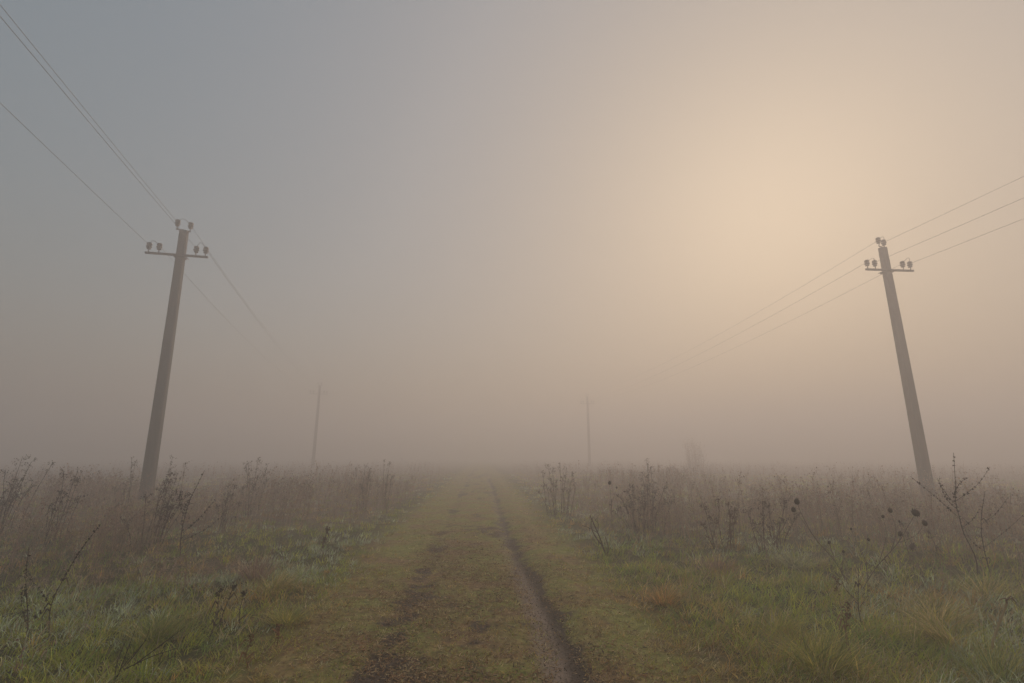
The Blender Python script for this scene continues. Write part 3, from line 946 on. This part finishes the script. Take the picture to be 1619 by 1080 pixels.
STRAW = [(0.45, 0.37, 0.20), (0.34, 0.26, 0.12), (0.22, 0.20, 0.065)]
tussock('big yellow-green tussock at the bottom edge, right of centre', (2.50, 4.42), 0.42, 0.42, 700, LUSH, 122, 0.8, (0.2, 0.4))
tussock('mound of arching yellowish grass right of the dark upright stick', (4.43, 5.62), 0.40, 0.40, 600, LUSH + STRAW[:2], 123, 0.9, (0.0, 0.3))
tussock('pale straw tussock bent flat to the left of the broken cane', (4.02, 5.0), 0.34, 0.45, 420, STRAW + LUSH[:2], 124, 0.9, (2.6, 0.7), curl=2.0)
tussock('coarse grass tussock under the tallest beaded weed', (5.9, 6.6), 0.45, 0.42, 600, LUSH + STRAW[:1], 125, 0.9, (0.3, 0.4))
tussock('long leaning grass tussock between the orange tuft and the yellow-green tussock', (2.60, 5.25), 0.36, 0.34, 450, LUSH, 126, 0.8, (-0.6, 0.4))
tussock('dark green tussock in the bottom right corner', (3.75, 4.25), 0.38, 0.36, 560, [(0.10, 0.14, 0.045), (0.16, 0.18, 0.05), (0.26, 0.24, 0.08)], 127, 0.8, (0.4, 0.3))
tussock('grey dewy tussock behind the two headed weeds', (4.4, 8.2), 0.5, 0.36, 420, [(0.26, 0.28, 0.19), (0.2, 0.21, 0.11), (0.33, 0.3, 0.19)], 128, 1.0, (3.0, 0.4), 0.008)
plumed_weed('tall weed with a bushy top rising above the right weeds nearest the distant pole', (3.75, 14.2), [(0.05, 1.72), (0.16, 1.45), (-0.08, 1.3)], 130, 0.20, 10)
plumed_weed('dense clump of tall weeds where the track vanishes, on its right side', (1.35, 15.0), [(-0.3, 1.55), (-0.12, 1.45), (0.08, 1.6), (0.28, 1.45), (0.45, 1.3), (-0.45, 1.3)], 131, 0.22, 9)
headed_weed('thin weed with one dark seed head left of the tall bushy-topped weed', (2.2, 11.4), [(0, 0), (0.02, 0.5), (0.0, 1.06)], [[(0.01, 0.6), (0.08, 0.8), (0.14, 0.97)]],
            [(0.0, 1.08, 0.036), (0.14, 0.985, 0.02)], 132)
plumed_weed('dark thicket of upright weeds in the middle of the right meadow', (2.95, 11.6), [(-0.35, 0.95), (-0.18, 1.05), (0.0, 0.9), (0.2, 1.05), (0.35, 0.9), (0.5, 1.0), (-0.5, 0.8)], 133, 0.24, 12, (0.085, 0.055, 0.05))
plumed_weed('reddish weed clump behind the rounded brown tussock', (3.9, 9.6), [(-0.25, 0.8), (0.0, 0.95), (0.2, 0.85), (0.38, 0.7)], 134, 0.2, 12, (0.12, 0.068, 0.045))
plumed_weed('brown weed clump between the brown tussock and the leaning headed weed', (4.6, 9.4), [(-0.3, 0.75), (-0.1, 0.9), (0.15, 0.8), (0.35, 0.92)], 135, 0.2, 12)
bu = tag(empty('hazy_bush', (20.8, 57.0, ground_at(20.8, 57.0))), 'faint reddish bush standing out above the fogged right weeds', 'bush')
q = MB(); q2 = MB()
for k in range(34):
    a_ = g0.uniform(0, 6.28); h_ = g0.uniform(0.9, 2.3); l_ = g0.uniform(0.15, 0.75) * (1.3 - 0.4 * h_ / 2.3)
    b0 = np.array((math.cos(a_) * l_ * 0.6, math.sin(a_) * l_ * 0.6, 0))
    S = curve([b0, b0 * 1.25 + np.array((0, 0, h_ * 0.5)), b0 * 1.45 + np.array((g0.normal(0, 0.08), g0.normal(0, 0.08), h_))])
    q.tube(S, 0.012, 0.004, (0.13, 0.08, 0.06), 3)
    for _ in range(60):
        p = S[g0.integers(1, len(S))] + g0.normal(0, 0.13, 3); q2.tet(p, g0.uniform(0.015, 0.04), np.array((0.30, 0.17, 0.11)) * g0.uniform(0.7, 1.3), g0)
q.build('trunk', M_WEED, bu); q2.build('crown', M_WEED, bu); bu.scale = (1.75, 1.75, 1.6)

# left side
plumed_weed('tall plumed weeds leaning right at the left edge of the picture', (-11.05, 11.0), [(0.25, 1.45), (0.38, 1.6), (0.50, 1.72), (0.62, 1.58), (0.2, 1.2)], 140, 0.25, 10, (0.07, 0.046, 0.036))
plumed_weed('plumed weed with flat forked top, second from the left edge', (-9.0, 10.0), [(0.22, 1.42), (0.38, 1.45), (0.30, 1.28)], 141, 0.22, 9, (0.07, 0.046, 0.036))
plumed_weed('faint tall weed standing just right of the near left pole', (-9.55, 14.0), [(0.1, 1.75), (0.22, 1.6), (0.0, 1.45)], 142, 0.2, 9)
plumed_weed('faint pair of tall weeds just left of the near left pole', (-10.6, 14.0), [(0.05, 1.72), (-0.15, 1.6)], 143, 0.2, 9)
plumed_weed('leaning dark weed clump right of the near left pole base', (-6.75, 9.6), [(0.18, 1.1), (0.33, 1.38), (0.45, 1.34), (0.05, 1.0), (0.55, 1.1)], 144, 0.24, 11, (0.08, 0.05, 0.04))
plumed_weed('bushy weed with branched head standing between the two left poles', (-7.3, 14.3), [(0.0, 1.6), (0.12, 1.72), (-0.15, 1.55), (0.24, 1.5)], 145, 0.24, 11)
plumed_weed('dim weed with curled top right of the distant left pole', (-4.7, 16.0), [(0.05, 1.55), (0.15, 1.4)], 146, 0.2, 10)
plumed_weed('dim thin pair of weeds, last tall ones before the track on the left', (-4.2, 16.4), [(0.05, 1.68), (0.22, 1.6)], 147, 0.2, 8)
plumed_weed('two stiff brown weeds in front of the bushy weed between the left poles', (-6.5, 11.6), [(-0.15, 1.05), (0.02, 1.1), (0.18, 0.9)], 148, 0.16, 9)
B5 = (-5.35, 8.46)
beaded_weed('beaded dark weed leaning right in front of the near left pole', B5, rel(B5, [(-5.35, 0), (-5.40, 0.45), (-5.36, 0.9), (-5.27, 1.18), (-5.17, 1.45)]),
            [rel(B5, [(-5.40, 0.5), (-5.52, 0.75), (-5.54, 1.0)]), rel(B5, [(-5.40, 0.45), (-5.15, 0.7), (-4.95, 0.98)]), rel(B5, [(-5.38, 0.7), (-5.45, 0.95), (-5.40, 1.12)]),
             rel(B5, [(-5.37, 0.35), (-5.1, 0.5), (-4.85, 0.75)])], 150, r=0.009, leaf=10)
B6 = (-4.46, 5.01)
beaded_weed('upright beaded stem rising from the dark twiggy weed at lower left', B6, rel(B6, [(-4.46, 0), (-4.47, 0.3), (-4.49, 0.6), (-4.46, 0.88)]),
            [rel(B6, [(-4.46, 0.15), (-4.56, 0.32), (-4.60, 0.5)]), rel(B6, [(-4.46, 0.2), (-4.36, 0.34), (-4.34, 0.46)])], 151, r=0.0045, bead=0.016, step=0.045, leaf=8)
B7 = (-4.40, 5.15)
beaded_weed('long beaded stem arching right, lower left foreground', B7, rel(B7, [(-4.40, 0), (-4.42, 0.3), (-4.30, 0.62), (-4.17, 0.85), (-4.02, 1.06)]),
            [rel(B7, [(-4.42, 0.3), (-4.52, 0.5), (-4.56, 0.62)])], 152, r=0.0045, bead=0.016, step=0.045, leaf=8)
tw = tag(empty('twiggy_weed', (-3.05, 4.2, ground_at(-3.05, 4.2) - 0.02)), 'black bare twigs fanning up right at the bottom left edge', 'weed')
for pts in ([(0, 0), (0.10, 0.17), (0.27, 0.36)], [(0.04, 0.08), (0.07, 0.26), (0.10, 0.44)], [(0.08, 0.13), (0.24, 0.2), (0.42, 0.25)], [(0.1, 0.17), (0.22, 0.33), (0.26, 0.45)],
            [(0.02, 0.03), (0.0, 0.2), (0.03, 0.36)], [(0.15, 0.16), (0.33, 0.3), (0.45, 0.4)]):
    q = MB(); q.tube(curve(to3d(pts, g0, 0, 0.06)), 0.0045, 0.0015, (0.06, 0.038, 0.03), 4); q.build('twig', M_WEED, tw)
plumed_weed('small reddish spire weed beside the short grass left of the track', (-3.27, 9.06), [(0.0, 0.46), (0.05, 0.3)], 154, 0.08, 14, (0.11, 0.06, 0.045), 0.006)
plumed_weed('thin dark stalks standing in a tuft at lower left of the track', (-2.84, 5.34), [(0.05, 0.45), (-0.08, 0.4), (0.12, 0.36)], 155, 0.06, 6, (0.07, 0.045, 0.032), 0.005)
plumed_weed('short orange-brown stalk in grass at the bottom, left of the track', (-2.18, 4.66), [(0.0, 0.27), (0.03, 0.2)], 156, 0.05, 5, (0.22, 0.11, 0.045), 0.006)
tussock('bent straw tussock flattened beside dark stalks, left of the track', (-3.05, 6.8), 0.36, 0.42, 420, STRAW + LUSH[:2], 157, 1.0, (0.2, 0.6), curl=2.0)
tussock('brown tussock of dead stems on the left, nearest the straw tussock', (-3.55, 7.3), 0.32, 0.46, 320, BROWN * 0.5, 158, 0.5, w=0.006, curl=0.9)
tussock('olive grass tussock at the left edge of the short grass', (-2.35, 5.6), 0.30, 0.24, 420, LUSH, 159, 0.8)
tussock('dark green tussock behind the black bare twigs', (-3.35, 5.1), 0.40, 0.34, 560, [(0.11, 0.15, 0.045), (0.18, 0.19, 0.05), (0.32, 0.27, 0.11)], 160, 0.8, (0.3, 0.4))
